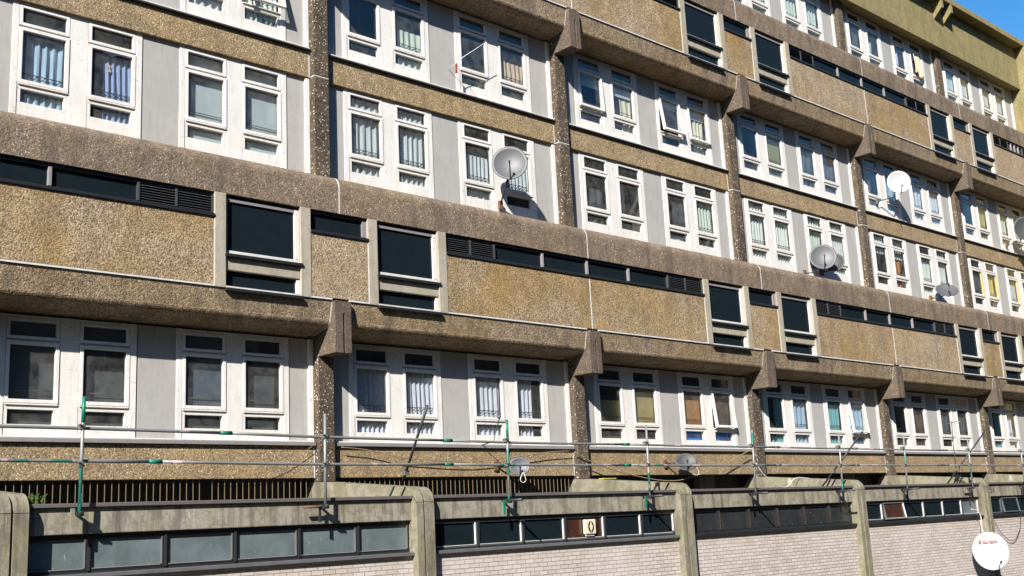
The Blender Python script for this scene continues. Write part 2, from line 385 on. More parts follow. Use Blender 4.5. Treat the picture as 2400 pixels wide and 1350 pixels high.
# what hangs behind each of the four lights of a bay:
# list of (colour, x from, x to (0..1 of the light), z from, z to (0 = frame foot), folds)
F = 'full'
DRESS = {
 ('A',-1): [[('grey',0,1,.2,2,5)]]*4,
 ('A',0): [[('slate',0,1,1.6,2,0),('dark',0,1,.2,1.55,0)], [('slate',0,1,1.6,2,0),('dark',0,1,.2,1.2,0)], [('slate',0,1,.6,2,0),('dark',0,1,.2,.5,0)], [('slate',0,.45,1.6,2,0),('dark',0,.9,.2,1.5,0)]],  # no blinds here: added sheets imitate dark empty glass and its bluish reflections
 ('A',1): [[('lilac',0,1,.2,1.62,7)], [('lilac',0,1,.2,1.62,7)], [('lilac',0,1,.2,1.62,6)], [('lilac',0,.72,.2,1.6,5)]],
 ('A',2): [[('ochre',0,1,.5,1.2,0),('brown',0,1,.2,.5,0)], [('ochre',0,1,.55,1.62,0),('brown',0,1,.2,.5,0)], [('wood',0,1,.55,1.62,0),('royal',0,1,.2,.5,0)], [('brown',0,1,.55,1.6,0),('royal',0,1,.2,.5,0)]],
 ('A',3): [[('teal',.6,1,.2,1.6,3),('teal',0,1,.2,.42,4)], [('sky',0,1,.2,1.6,4)], [('teal',0,1,.2,1.6,6)], [('sky',0,1,.2,1.6,4)]],
 ('A',4): [[('brown',.5,1,.2,1.6,2)], [('brown',.2,1,.2,1.6,3)], [('dark',0,1,.6,1.6,3)], [('dark',.3,1,.2,1.3,3)]],
 ('A',5): [[('teal',.5,1,.2,1.7,3),('white',0,.5,.2,.5,2)], [('lilac',0,.8,.2,1.6,4)], [('white',0,1,.2,1.6,5)], [('white',0,1,.2,1.6,5)]],
 ('B',-1): [[('grey',0,1,.1,2,6)]]*4,
 ('B',0): [[('sky',0,1,.15,1.62,6),('slate',0,1,1.6,2,0)], [('blue',.35,1,.15,1.5,5),('navy',0,1,.5,1.62,2)], [('blind',0,1,.15,1.62,0),('grey',0,1,1.6,2,0)], [('blind',0,1,.15,1.62,0),('grey',0,1,1.6,2,0)]],
 ('B',1): [[('grey',0,1,.15,1.95,5)], [('grey',0,1,.15,1.95,6)], [('grey',0,1,.62,1.3,7),('grey',0,1,.15,.5,4)], [('grey',0,1,.62,1.4,7)]],
 ('B',2): [[('dark',.3,.9,.2,1.2,2)], [('dark',0,.4,.4,1.6,2)], [('dark',.4,1,.6,1.6,0),('grey',.2,1,.15,.4,1)], [('mint',0,1,.6,1.62,6)]],
 ('B',3): [[('white',0,1,.15,1.9,6)], [('white',0,1,.15,1.9,7)], [('mint',0,1,.15,1.9,6)], [('white',0,1,.15,1.9,6)]],
 ('B',4): [[('white',0,1,1.35,1.95,5)], [('orange',.2,.8,.3,1.2,2),('white',0,1,1.3,1.95,5)], [('white',.35,1,.2,1.6,4)], [('white',0,1,.15,1.9,5)]],
 ('B',5): [[('dark',0,1,.6,1.6,0)], [('yellow',.35,.9,.6,1.6,2),('dark',0,.3,.6,1.6,0)], [('grey',0,1,.6,1.6,4)], [('grey',0,1,.2,1.6,4)]],
 ('C',-1): [[('grey',0,1,.1,2,6)]]*4,
 ('C',0): [[('white',0,1,.15,1.9,5)], [('white',0,1,.15,1.9,6)], [('white',0,1,.15,1.9,5)], [('mint',0,1,.15,1.9,7)]],
 ('C',1): [[('brown',.1,.5,.7,1.6,2)], [('mint',.2,1,.2,1.15,4)], [('tan',0,.12,.2,1.2,1),('cream',.7,1,.2,.55,1)], [('tan',.12,1,.6,1.2,5),('ochre',0,1,.15,.42,2)]],
 ('C',2): [[('blind',0,1,1.25,1.6,0),('grey',0,.2,.6,1.3,1)], [('blind',0,1,1.25,1.62,0),('cream',.5,1,.2,1.2,2)], [('grey',0,1,1.35,1.62,0),('tan',0,.25,.6,1.3,2)], [('grey',0,1,1.3,1.62,0),('cream',.45,1,.25,1.3,3)]],
 ('C',3): [[('dark',.6,1,.2,1.6,2)], [('olive',0,1,.2,1.62,0)], [('slate',0,1,.2,1.62,3)], [('slate',.3,1,.2,1.2,3)]],
 ('C',4): [[('sky',0,1,.6,1.62,2),('white',0,1,.15,.5,2)], [('sky',0,1,.2,1.62,2)], [('lilac',0,1,.15,1.62,3)], [('lilac',.1,1,.15,1.62,4)]],
 ('C',5): [[('olive',0,1,.6,1.62,2)], [('olive',.4,1,.2,1.6,3)], [('mint',0,1,.2,1.6,4)], [('grey',0,1,.2,1.6,4)]],
 ('D',3): [[('mint',0,1,.15,1.9,5)], [('mint',0,1,.15,1.9,5)], [('mint',0,1,.15,1.9,5)], [('mint',0,1,.15,1.9,5)]],
 ('D',4): [[('dark',.5,1,.2,1.3,2)], [('grey',.15,.5,.3,1.2,2)], [('lilac',0,.6,.2,1.4,3)], [('dark',0,1,.2,1.2,0)]],
 ('D',5): [[('blind',0,1,.15,1.62,5)], [('blind',0,1,.15,1.62,5)], [('grey',0,1,.15,1.62,5)], [('blind',0,1,.15,1.62,5)]],
}
TILT = {('A',2,3): 6, ('A',3,3): 6, ('C',2,0): 3, ('C',2,2): 8, ('C',2,3): 3, ('C',0,3): 12, ('C',1,2): 0}
SLIP = {('B',2,0): 6}

def make_window(row, k, pair):
    z0, zb, zt = ROWS[row]; xo, W = WIN[k][pair]; x0 = k*P + xo; s_ = W/2.43
    fm = M_white
    if row == 'B' and k == 5: fm = M_white
    gl = [(.185*s_, .96*s_), (1.45*s_, 2.235*s_)]
    mb = MB()
    zt2 = zt+.03
    mb.box(0, gl[0][0]-.07, -.012, .09, zb, zt2)
    mb.box(gl[0][1]+.07, gl[1][0]-.07, -.006, .09, zb, zt2)
    mb.box(gl[1][1]+.07, W, -.012, .09, zb, zt2)
    for a, b in gl:
        mb.box(a-.07, b+.07, 0, .085, zb, .235)                        # bottom board
        mb.box(a-.07, a, 0, .085, .235, .475); mb.box(b, b+.07, 0, .085, .235, .475)
        mb.box(a-.07, b+.07, 0, .085, .475, .575)
        mb.box(a-.07, b+.07, .012, .085, 1.615, 1.635)
        mb.box(a-.07, b+.07, .0, .085, zt-.02, zt2)
        mb.box(a-.055, b+.055, -.028, 0, .548, .575)                   # drip
    fr = mb.build('window', fm, blk, .004, loc=(x0, 0, z0), seg=1)
    yellow = (row == 'B' and k == 5)
    for i, (a, b) in enumerate(gl):
        idx = pair*2+i
        so_ = MB(); ring(so_, a-.062, b+.062, .582, 1.608, .062, -.022, .05)
        sash = so_.build('sash', M_sash, fr, .004, seg=1)
        if yellow: MB().box(b-.012, b+.03, -.026, .02, .60, 1.60).build('yellow_stile', M_yel, fr)
        pn = MB().box(a-.002, b+.002, .022, .028, .64, 1.55).build('pane', M_glass, fr)
        tl = TILT.get((row, k, idx), 0)
        if tl:
            for o in (sash, pn):
                o.location = (0, -.02, 1.6); o.rotation_euler = (-math.radians(tl), 0, 0)
                o.data = o.data.copy()
                for v in o.data.vertices: v.co.z -= 1.6
        tp = MB(); ring(tp, a-.062, b+.062, 1.642, zt-.025, .055, -.014, .05)
        tp.build('top_light', M_sash, fr, .004, seg=1)
        MB().box(a-.01, b+.01, .022, .028, 1.69, zt-.07).build('pane', M_glass, fr)
        MB().box(a-.002, b+.002, .050, .056, .23, .48).build('pane', M_glass, fr)
        gr = MB().tube([(a, .085, .80), (b, .085, .795)], .008, 6)
        if row != 'A' or k: gr.tube([(a, .085, .735), (b, .085, .73)], .005, 6)
        if row in 'BC' and k in (1, 3, 5):
            n = 5
            pts = [(a+(b-a)*q/(n*2), .085, .735 if q % 2 else .66) for q in range(n*2+1)]
            gr.tube(pts, .005, 5)
        gr.build('guard_rail', M_coup if (row == 'A' and k == 0) else M_darks, fr)
        d = DRESS.get((row, k))
        if d:
            for q, (c, fa, fb, za, zc, fo) in enumerate(d[idx]):
                xa, xb = a-.03+(b-a+.06)*fa, a-.03+(b-a+.06)*fb
                zig = .05 if (row == 'B' and k == 1 and idx > 1) else 0
                cloth(xa, xb, max(za, zb+.05), min(zc, zt-.06), fo, (.115 if fo else .11)+.03*q, .024, zig).build('curtain', CM[c], fr)
    return fr

for row in 'ABCD':
    z0, zb, zt = ROWS[row]
    for k in range(K0, K1):
        for pr_ in (0, 1): make_window(row, k, pr_)
        (a0, w0), (a1, w1) = WIN[k]; X = k*P
        lo = z0+zb; hi = z0+zt+.03
        for xa, xb in ((.36, a0-.004), (a0+w0+.018, a1-.006), (a1+w1+.018, 7.17)):
            part(MB().box(X+xa, X+xb, .006, .08, lo, hi), 'infill_panel', M_grey)
        part(MB().box(X+7.17, X+7.27, -.045, .08, lo, hi), 'edge_strip', M_white, .004)

# spandrels between the two window rows, and at the foot
for k in range(K0, K1):
    X = k*P
    for zs0, zs1, low in ((2.045, 2.63, False), (-6.23, -5.615, True)):
        part(MB().box(X+.36, X+7.235, -.07, .10, zs0, zs1), 'spandrel', M_span, .01)
        part(MB().box(X+7.238, X+7.268, -.066, .02, zs0, zs1), 'joint_filler', M_filler)
        if low:
            part(MB().box(X+.38, X+7.25, -.135, .08, -5.612, -5.545), 'sill', M_sill, .006)
            part(MB().box(X+.42, X+7.24, -.10, .0, -5.541, -5.515), 'sill_board', M_flake, .006)
        else:
            part(MB().box(X+.38, X+7.262, -.135, .08, 2.632, 2.66), 'sill', M_lead)
            part(MB().box(X+.40, X+7.25, -.12, .06, 2.662, 2.694), 'sill_board', M_flake, .008)
# columns
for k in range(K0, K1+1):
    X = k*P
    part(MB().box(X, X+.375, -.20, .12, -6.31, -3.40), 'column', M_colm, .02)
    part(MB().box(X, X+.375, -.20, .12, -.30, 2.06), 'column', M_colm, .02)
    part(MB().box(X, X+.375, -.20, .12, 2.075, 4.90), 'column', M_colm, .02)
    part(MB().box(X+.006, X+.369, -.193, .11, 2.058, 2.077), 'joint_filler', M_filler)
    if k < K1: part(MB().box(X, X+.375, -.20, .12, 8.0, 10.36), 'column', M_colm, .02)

# the two overhanging bands
def band(Z):
    def arc(cy, cz, r, a0, a1, n=6): return [(cy+r*math.cos(a0+(a1-a0)*i/n), cz+r*math.sin(a0+(a1-a0)*i/n)) for i in range(n+1)]
    top = [(-.75, Z-1.034), (-.75, Z-.50)] + arc(-.50, Z-.485, .25, math.pi, math.pi/2) + [(.10, Z-.215), (.10, Z-.42), (-.48, Z-.42), (-.52, Z-1.034)]
    chan = [(-.738, Z-2.817)] + arc(-.51, Z-3.20, .145, math.pi, 1.45*math.pi)+ [(-.2, Z-3.41), (.10, Z-3.47), (.10, Z-3.30), (-.45, Z-3.20), (-.50, Z-2.80)]
    for k in range(K0, K1+1):
        X = k*P
        if k < K1:
            part(MB().prism(top, X+.204, X+P+.176), 'top_beam', M_beam, 0, None, False)
            part(MB().prism([(y*1.002, z+.001) for y, z in top], X+P+.175, X+P+.205), 'joint_filler', M_filler)
            part(MB().prism(chan, X+.385, X+P-.025), 'lower_beam', M_chan)
            part(MB().prism([(y-.003, z) for y, z in chan], X+P-.023, X+P+.0), 'joint_filler', M_filler)
            part(MB().box(X+.39, X+P-.02, -.762, -.5, Z-2.818, Z-2.787), 'joint_filler', M_filler)
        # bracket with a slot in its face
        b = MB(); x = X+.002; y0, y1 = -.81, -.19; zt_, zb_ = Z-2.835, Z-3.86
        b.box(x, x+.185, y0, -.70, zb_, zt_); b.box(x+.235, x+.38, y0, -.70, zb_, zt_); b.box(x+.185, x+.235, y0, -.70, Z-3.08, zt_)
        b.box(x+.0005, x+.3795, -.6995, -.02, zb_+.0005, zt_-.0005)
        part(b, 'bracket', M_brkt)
        part(MB().box(X+.19, X+.232, -.70, -.698, zb_+.01, Z-3.085), 'slot_lit_strip', M_post)  # pale strip stands in for the sunlit inner side of the slot
    # panels, posts, openings
    odd = [k for k in range(K0, K1+1) if k % 2]
    zt_, zb_ = Z-1.515, Z-2.783
    def clampx(a, b): return max(a, XA), min(b, XB)
    for k in odd:
        G = k*P+.19
        # short panel below the small slot window
        a, b_ = clampx(G-.69, G+.69)
        if b_-a > .2:
            part(MB().box(a+.014, b_-.014, -.75, -.45, zb_, zt_), 'wall_panel', [M_panel, M_panel2, M_panel3][(k+int(Z)) % 3], .01)
            strip(a, b_, Z, 'slot')
        for s_ in (-1, 1):
            for u0, u1 in ((.69, .92), (2.53, 2.76)):
                xa, xb = sorted((G+s_*u0, G+s_*u1))
                if xa < XA or xb > XB: continue
                part(MB().box(xa, xb, -.765, -.45, Z-2.815, Z-1.036), 'post', M_post, .008)
                e = xa if (s_ > 0 and u0 > 2) or (s_ < 0 and u0 < 1) else xb
                e2 = xb if (s_ > 0 and u0 > 2) or (s_ < 0 and u0 < 1) else xa
                part(MB().box(e2-.012, e2+.012, -.748, -.6, zb_, zt_-.02), 'joint_filler', M_filler)
            xa, xb = sorted((G+s_*.92, G+s_*2.53))
            if xa >= XA and xb <= XB: tall(xa, xb, Z)
        # long strip to the right, up to the next group
        xa, xb = G+2.76, G+2*P-2.76
        xa, xb = max(xa, XA), min(xb, XB)
        if xb-xa > 1:
            mid = G+P
            for p0, p1 in ((xa+.014, min(mid-.012, xb)), (mid+.012, xb-.014)):
                if p1-p0 > .3: part(MB().box(p0, p1, -.75, -.45, zb_, zt_), 'wall_panel', {(-1,0): M_panel3, (1,0): M_panel3, (1,1): M_panel, (3,0): M_panel, (3,1): M_panel2}.get((k, int(p0 > mid-.1)), M_panel) if Z == 0 else [M_panel2, M_panel][int(p0 > mid-.1)], .01)
            if mid < XB: part(MB().box(mid-.014, mid+.014, -.752, -.5, zb_, zt_), 'joint_filler', M_filler)
            strip(xa, xb, Z, 'long')
def strip(xa, xb, Z, kind):
    part(MB().box(xa, xb, -.785, -.5, Z-1.517, Z-1.46), 'slot_sill', M_black, .008)
    part(MB().box(xa, xb, -.70, -.60, Z-1.46, Z-1.43), 'slot_frame', M_black)
    part(MB().box(xa, xb, -.70, -.58, Z-1.10, Z-1.036), 'slot_frame', M_black)
    if kind == 'slot':
        part(MB().box(xb-.10, xb-.005, -.70, -.58, Z-1.43, Z-1.10), 'slot_frame', M_sill)
        part(MB().box(xa+.0, xb-.10, -.652, -.646, Z-1.43, Z-1.10), 'slot_pane', M_glassd); return
    L = 1.47
    lou = [(xa, xa+L), (xb-L, xb)]
    for a, b in lou:
        m = MB()
        for i in range(7):
            z = Z-1.425+.047*i
            m.prism([(-.715, z), (-.70, z-.008), (-.625, z+.040), (-.64, z+.048)], a+.02, b-.02)
        for x in (a, (a+b)/2-.02, b-.04): m.box(x+.001, x+.039, -.725, -.6, Z-1.43, Z-1.10)
        part(m, 'louvre_vent', M_slat)
    x0, x1 = xa+L, xb-L; n = 4; st = (x1-x0)/n
    for i in range(n):
        a, b = x0+i*st, x0+(i+1)*st
        if i: part(MB().box(a-.03, a+.03, -.715, -.60, Z-1.43, Z-1.10), 'slot_mullion', M_sill, .006)
        part(MB().box(a+(.03 if i else 0), b-(.03 if i < n-1 else 0), -.652, -.646, Z-1.43, Z-1.10), 'slot_pane', M_glassd)
def tall(xa, xb, Z):
    """upper light, concrete transom, lower light and their timber"""
    w = MB()
    zg0, zg1 = Z-2.10, Z-1.13
    w.box(xb-.10, xb-.002, -.705, -.60, zg0, zg1+.02); w.box(xa+.002, xb-.002, -.70, -.60, zg0-.075, zg0)
    fr = part(w, 'tall_window', M_flake, .006)
    MB().box(xa+.002, xa+.07, -.70, -.60, zg0, zg1).build('side_jamb', M_bluew, fr)  # white timber jamb coloured dark to stand for the shade on it
    MB().box(xa+.002, xb-.10, -.69, -.60, zg1-.03, zg1+.03).build('head', M_sill, fr)
    MB().box(xa+.002, xb-.002, -.66, -.5, zg1+.03, Z-1.036).build('head_shadow_strip', M_black, fr)  # black strip stands in for the beam's shadow across the opening top
    MB().box(xa+.07, xb-.10, -.655, -.649, zg0, zg1-.03).build('pane', M_glassd, fr)
    MB().box(xa-.02, xb+.03, -.80, -.60, zg0-.135, zg0-.078).build('sill', M_black, fr, .006)
    MB().box(xa+.03, xb-.004, -.655, -.5, Z-2.815, Z-2.765).build('bottom_rail', M_white, fr)
    MB().box(xb-.06, xb-.004, -.70, -.6, Z-2.762, Z-2.50).build('side_jamb', M_white, fr)
    MB().box(xa+.0, xb-.06, -.64, -.634, Z-2.765, Z-2.47).build('pane', M_glassd, fr)
    MB().box(xa-.01, xb+.03, -.80, -.62, Z-2.88, Z-2.822).build('sill', M_black, fr, .006)
    part(MB().box(xa+.001, xb-.001, -.72, -.45, Z-2.475, zg0-.137), 'transom', M_post, .01)
for Z in (0.0, V): band(Z)
# backing so that no light leaks through the bands
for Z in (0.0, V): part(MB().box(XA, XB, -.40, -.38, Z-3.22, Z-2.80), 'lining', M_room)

# roof fascia, slab, fins
part(MB().prism([(-.45, 10.27), (-.45, 12.14), (.1, 12.14), (.1, 10.33), (-.30, 10.27)], XA, XB-.004), 'roof_fascia', M_fasc)
part(MB().box(XA-.3, XB+.10, -.85, 11.2, 12.15, 12.40), 'roof_slab', M_fasc, .02)
for k in range(K0, K1, 2):
    for dx in (-.48, .30):
        part(MB().prism([(-.452, 12.145), (-.84, 12.145), (-.84, 11.80), (-.80, 11.78), (-.452, 11.42)], k*P+.19+dx, k*P+.19+dx+.16), 'roof_fin', M_fasc)

tw = thing('stair_tower', 'olive concrete stair tower standing out from the far end of the block', 'tower', (6*P, 0, GZ))
MB().box(0.002, 5.5, -2.3, 11.0, 0, 22.13).build('wall', M_fasc, tw)
MB().box(.9, 2.0, -2.31, -2.2, 18.9, 20.6).build('window', M_glassd, tw)

# ------------------------------------------------------------------ podium in front of the block
pod = thing('podium', 'low grey concrete and pink brick podium with ribbon windows below the block', 'building', (0,0,0))
def pp(mb, name, mat, bevel=0.0, parent=None): return mb.build(name, mat, parent or pod, bevel)
pp(MB().box(XA-1, 58, -2.95, 1.3, -6.86, -6.74), 'flat_roof', M_roof)
pp(MB().box(XA-1, 58, .55, 1.3, -6.74, -6.0), 'recess_wall', M_room)
pp(MB().box(XA-1, 58, -1.5, 1.3, -10.0, -6.9), 'inner_wall', M_room)
for k in range(K0-1, 8):
    X = k*P
    dp_ = .265 if k == 0 else 0.0      # the first pier stands a little to the right of its bay line
    xa, xb = X+.392+dp_, X+P+(.265 if k == -1 else 0)
    pp(MB().box(xa, xb, -3.02, -2.80, -7.15, -6.785), 'fascia_beam', M_pod, .012)
    pp(MB().box(xa+.02, xb-.005, -3.075, -2.90, -6.782, -6.725), 'coping', M_cap, .008)
    pp(MB().box(xa, xb, -3.02, -2.80, -10.0, -7.752), 'brick_wall', M_brick)
    pp(MB().box(xa+.02, xb-.004, -3.09, -2.86, -7.750, -7.69), 'sill', M_psill if k < 2 else M_black, .008)
    pp(MB().box(xa, xb, -2.94, -2.88, -7.20, -7.152), 'head_rail', M_black)
    pp(MB().box(xa, xb, -2.95, -2.88, -7.688, -7.655), 'bottom_rail', M_darks)
    xs = [xa] + [X+1.58+1.152*i for i in range(5)] + [xb]
    for i in range(6):
        a, b = xs[i], xs[i+1]
        mat = M_frost if k == 0 else (M_frdk if k == 2 else M_glassd)
        if k == 1 and i == 3: mat = M_frbr
        if k == 3 and i in (1,): mat = M_frbr
        if k == 3 and i == 5: mat = M_frost
        if k == 0 and i == 2: mat = M_frost
        w = MB(); ring(w, a+(.02 if i else 0), b-.02, -7.655, -7.20, .028, -2.955, -2.90)
        fr = pp(w, 'ribbon_window', M_black if k in (0, 2) else M_bluew)
        if k in (0, 1, 3):
            MB().box(b-(.059 if k != 3 else .055), b-.049, -2.962, -2.925, -7.62, -7.225).build('edge_bead', M_psill if k == 0 else M_flake, fr)
            MB().box(a+.05, b-.08, -2.962, -2.94, -7.63, -7.620).build('edge_bead', M_flake if k else M_sill, fr)
        elif k == 2:
            MB().box(a+.02, a+.05, -2.965, -2.925, -7.64, -7.22).build('edge_bead', M_rust, fr)
        pn = MB().box(a+.03, b-.045, -2.925, -2.919, -7.63, -7.225).build('pane', mat, fr)
        if i < 5:
            pp(MB().box(b-.02, b+.02, -2.97, -2.88, -7.655, -7.20), 'mullion', M_darks)
        if (k == 3 and i == 1) or (k == 4 and i == 1):
            for o in [fr]:
                for v in o.data.vertices: v.co.z += 7.2; v.co.y += 2.93
                o.location = (0, -2.95, -7.2); o.rotation_euler = (-math.radians(9), 0, 0)
                for ch in o.children:
                    for v in ch.data.vertices: v.co.z += 7.2; v.co.y += 2.93
    # portal frame: pier, rounded shoulder, sloping beam back to the block
    def arcp(cy, cz, r, a0, a1, n=7): return [(cy+r*math.cos(a0+(a1-a0)*i/n), cz+r*math.sin(a0+(a1-a0)*i/n)) for i in range(n+1)]
    prof = [(-3.18, -10.0), (-3.18, -6.84)] + arcp(-2.90, -6.85, .28, math.pi, .53*math.pi) + [(-.20, -6.315), (.14, -6.30), (.50, -6.75), (-2.70, -6.98), (-2.75, -10.0)]
    inner = [(max(y, -3.135) if y < -3 else y, z-.04 if (z > -6.9 and y < .1) else z) for y, z in prof]
    if -1 <= k <= 7:
        po = MB().prism(prof, X+dp_+.0, X+dp_+.150).build('pier', M_pier, pod, .018)
        MB().prism(prof, X+dp_+.188, X+dp_+.390).build('pier_half', M_pier, po, .018)
        MB().prism(inner, X+dp_+.149, X+dp_+.189).build('groove', M_darks, po)
# vertical bars behind the foot spandrel
for k in (-1, 0, 1):
    m = MB(); x = k*P+.45
    while x < k*P+7.2:
        if not (k == 0 and abs(x-4.99) < .05): m.box(x-.0045, x+.0045, -.012, .0, -6.74, -6.2)
        x += .1255
    pp(m, 'bar_grille', M_bar)
for k in (2, 3, 4, 5):
    pp(MB().box(k*P+5.2, k*P+5.9, .3, .5, -6.74, -6.0), 'recess_pier', M_pier)

# ------------------------------------------------------------------ scaffold guard rail on the podium edge
sc = thing('scaffold_guard_rail', 'galvanised scaffold tube guard rail with green painted ends along the podium roof edge', 'guard rail', (0, -3.2, -6.85))
def sp(mb, name, mat): 
    o = mb.build(name, mat, sc); o.location = (0, 3.2, 6.85); return o
R_ = .0245
stx = [-2.7, 1.33, 5.38, 9.45, 13.50, 17.30, 21.09, 24.42, 28.35, 32.0, 36.0, 40.0]
tops = [-5.35]+[-5.255, -5.37, -5.365, -5.375, -5.39, -5.39, -5.415, -5.44, -5.40, -5.4, -5.4]
ymain = -3.22
for i, x in enumerate(stx):
    dx = [0,.01,0,.02,.02,.05,.07,.10,.03,.05,.05,.05][i]
    sp(MB().tube([(x-.01, ymain, -6.90), (x+dx, ymain-.01, tops[i])], R_), 'standard', M_tube)
    if i in (1, 3): sp(MB().tube([(x+dx-.006, ymain-.01, tops[i]-.36), (x+dx, ymain-.01, tops[i]+.004)], R_+.002), 'painted_end', M_green)
    if i in (1, 3, 6): sp(MB().tube([(x-.01, ymain, -6.902), (x+.0, ymain, -6.60)], R_+.002), 'painted_end', M_green)
    for z in (-5.745 if i > 1 else -5.68, -6.2):
        c = MB().box(x-.045, x+.035, ymain-.035, ymain+.065, z-.035, z+.035); c.tube([(x-.05, ymain-.01, z+.03), (x-.05, ymain-.08, z+.03)], .012, 6)
        sp(c, 'coupler', M_coup)
    # foot: tube into the fascia, cross stub and drop plate
    sp(MB().tube([(x+.01, -3.0, -6.86), (x+.01, ymain-(.05 if i in (1, 2, 8) else .34), -6.86)], R_), 'wall_tube', M_darks)
    if i in (2, 8): sp(MB().tube([(x-.40, ymain+.055, -6.875), (x+.06, ymain+.055, -6.87)], R_), 'foot_stub', M_rust)
    elif i == 1: sp(MB().box(x-.11, x-.06, ymain+.02, ymain+.06, -7.06, -6.80), 'foot_stub', M_pier)
    if i != 1: sp(MB().box(x-.09, x-.05, ymain+.06, ymain+.085, -7.12, -6.85), 'drop_plate', M_green if i in (3, 4) else M_darks)
    sp(MB().box(x-.05, x+.05, ymain-.02, ymain+.08, -6.91, -6.84), 'coupler', M_darks)
def zc1(x): return -5.68-.06*min(max((x-1.3)/4.1, 0), 1)-.035*min(max((x-5.4)/4.1, 0), 1)
def ledger(za):
    cuts = [-8, -2.0, 2.45 if za else 3.6, 8.05, 12.9, 18.4, 22.0, 27.0, 33, 40, 43]
    for a, b in zip(cuts, cuts[1:]):
        n = 6; pts = [(a+(b-a)*i/n, -3.165, (zc1(a+(b-a)*i/n) if za == 0 else (-6.13 if a+(b-a)*i/n < 0 else -6.13-.055*min((a+(b-a)*i/n)/5.4, 1)-.02*min(max((a+(b-a)*i/n-5.4)/8, 0), 1))) - .008*math.sin(math.pi*i/n)) for i in range(n+1)]
        sp(MB().tube(pts, R_), 'ledger', M_tube)
        sp(MB().tube([(b-.10, -3.165, pts[-1][2]), (b+.10, -3.165, pts[-1][2])], R_+.007), 'sleeve_coupler', M_green if a < 9 else M_coup)
ledger(0); ledger(1)
# bits of green paint on the rails
for xa, xb, z in ((2.0, 2.6, -5.70), (3.5, 4.5, -5.725), (5.55, 8.6, -5.755), (17.9, 18.6, -6.22), (19.0, 20.0, -6.22), (15.3, 16.4, -6.22), (23.2, 24.1, -6.22)):
    pass
# raking tubes that lean out over the rail
RK = [((7.85, -1.9, -6.72), (7.50, -3.30, -5.17)), ((21.6, -2.3, -6.72), (22.25, -3.30, -5.33)), ((28.6, -2.3, -6.72), (29.5, -3.30, -5.17)), ((36.5, -2.3, -6.72), (37.2, -3.3, -5.2))]

# ------------------------------------------------------------------ satellite dishes
def dish(loc, dia, normal, mat, label, anchor, group=None, squash=1.0, arm_right=0.0, dark=True, name='satellite_dish', elbow=None, lnbdrop=.2, backmat=None):
    t = thing(name, label, 'satellite dish', loc, group)
    n = Vector(normal).normalized(); q = n.to_track_quat('Z', 'Y')
    r = dia/2; depth = r*.22
    mb = MB(); NR, NA = 8, 48
    mb.v.append((0, 0, -depth))
    for j in range(1, NR+1):
        rr = r*j/NR; zz = -depth+depth*(j/NR)**2
        for i in range(NA): mb.v.append((rr*math.cos(2*math.pi*i/NA), rr*squash*math.sin(2*math.pi*i/NA), zz))
    for i in range(NA): mb.sm.add(len(mb.f)); mb.f.append((0, 1+i, 1+(i+1) % NA))
    for j in range(NR-1):
        for i in range(NA):
            a = 1+j*NA+i; b = 1+j*NA+(i+1) % NA; mb.sm.add(len(mb.f)); mb.f.append((a, a+NA, b+NA, b))
    ref = mb.build('reflector', mat, t)
    so2 = ref.modifiers.new('solid', 'SOLIDIFY'); so2.thickness = .008; so2.offset = -1
    rim = MB(); rim.tube([(r*math.cos(2*math.pi*i/NA), r*squash*math.sin(2*math.pi*i/NA), 0) for i in range(NA+1)], .007, 6, False); rimo = rim.build('rim', M_black if mat != M_dishw else M_dishw, ref)
    ref.rotation_mode = 'QUATERNION'; ref.rotation_quaternion = q
    # world axes of the dish plane: find which local direction points down
    qi = q.inverted(); dn = qi @ Vector((arm_right, 0, -1)); dn.z = 0; dn.normalize()
    e = dn*r*1.0
    tip = dn*r*lnbdrop + Vector((0, 0, r*.8))
    arm = MB().tube([q @ (e*.99+Vector((0,0,-.02))), q @ (e*.95+Vector((0,0,.03))), q @ tip], [.017, .016, .015], 8); arm.build('feed_arm', M_black, t)
    l = MB().tube([q @ (tip+Vector((0,0,.03))), q @ (tip-Vector((0,0,.07)))], [.032, .022], 12); l.tube([q @ tip, q @ (tip+dn*.05)], .02, 8)
    l.build('receiver_head', M_darks, t)
    back = q @ Vector((0, 0, -depth-.01)); A = Vector(anchor)-Vector(loc)
    el = Vector(elbow)-Vector(loc) if elbow else back*1.5+Vector((0, 0, -r*.55))
    MB().tube([back, back*1.6+Vector((0,0,-.02)), el, A], .021, 8).build('mast', M_black, t)
    MB().box(A.x-.05, A.x+.05, A.y-.05, A.y+.02, A.z-.10, A.z+.10).build('wall_plate', M_rust if dark else M_coup, t)
    return t, ref, q, r
toC = lambda p: Vector((-5.28, -19.0, p[2]+.5))-Vector(p)
D1 = (12.37, -.65, .98)
d1, *_ = dish(D1, .84, (-.70,-.70,.12), M_dishg, 'large grey metal dish on a bent mast, casting its shadow on the white window frame', (12.55, -.06, .12), elbow=(12.42, -.42, .45))
dish((31.3, -.60, 3.84), .80, (-.72,-.62,.0), M_dishw, 'round white dish outside the upper windows, high at the right', (30.6, -.06, 3.15), arm_right=.12, lnbdrop=.55, dark=False, elbow=(31.15, -.4, 3.30))
dish((26.02, -.45, .50), .84, (-.75,-.6,.18), M_dishg, 'big grey dish overlapping a smaller one, low over the pebble ledge', (25.5, -.04, -.02), elbow=(25.8, -.3, .0))
dish((26.75, -.40, .42), .62, (-.9,-.42,.25), M_dishd, 'smaller grey dish half hidden behind the big grey one', (26.5, -.04, .12), elbow=(26.6, -.3, .15))
dish((34.1, -.50, .27), .78, (-.50,-.50,.70), M_dishg, 'grey dish tipped up towards the sky beside a white window frame', (33.7, -.04, .0), elbow=(33.9, -.3, .02))
dish((12.37, -.47, -6.03), .47, (-.62,-.75,.22), M_dishg, 'small grey oval dish on the foot spandrel behind the guard rail', (12.0, -.07, -6.0), squash=.86, elbow=(12.2, -.3, -6.0))
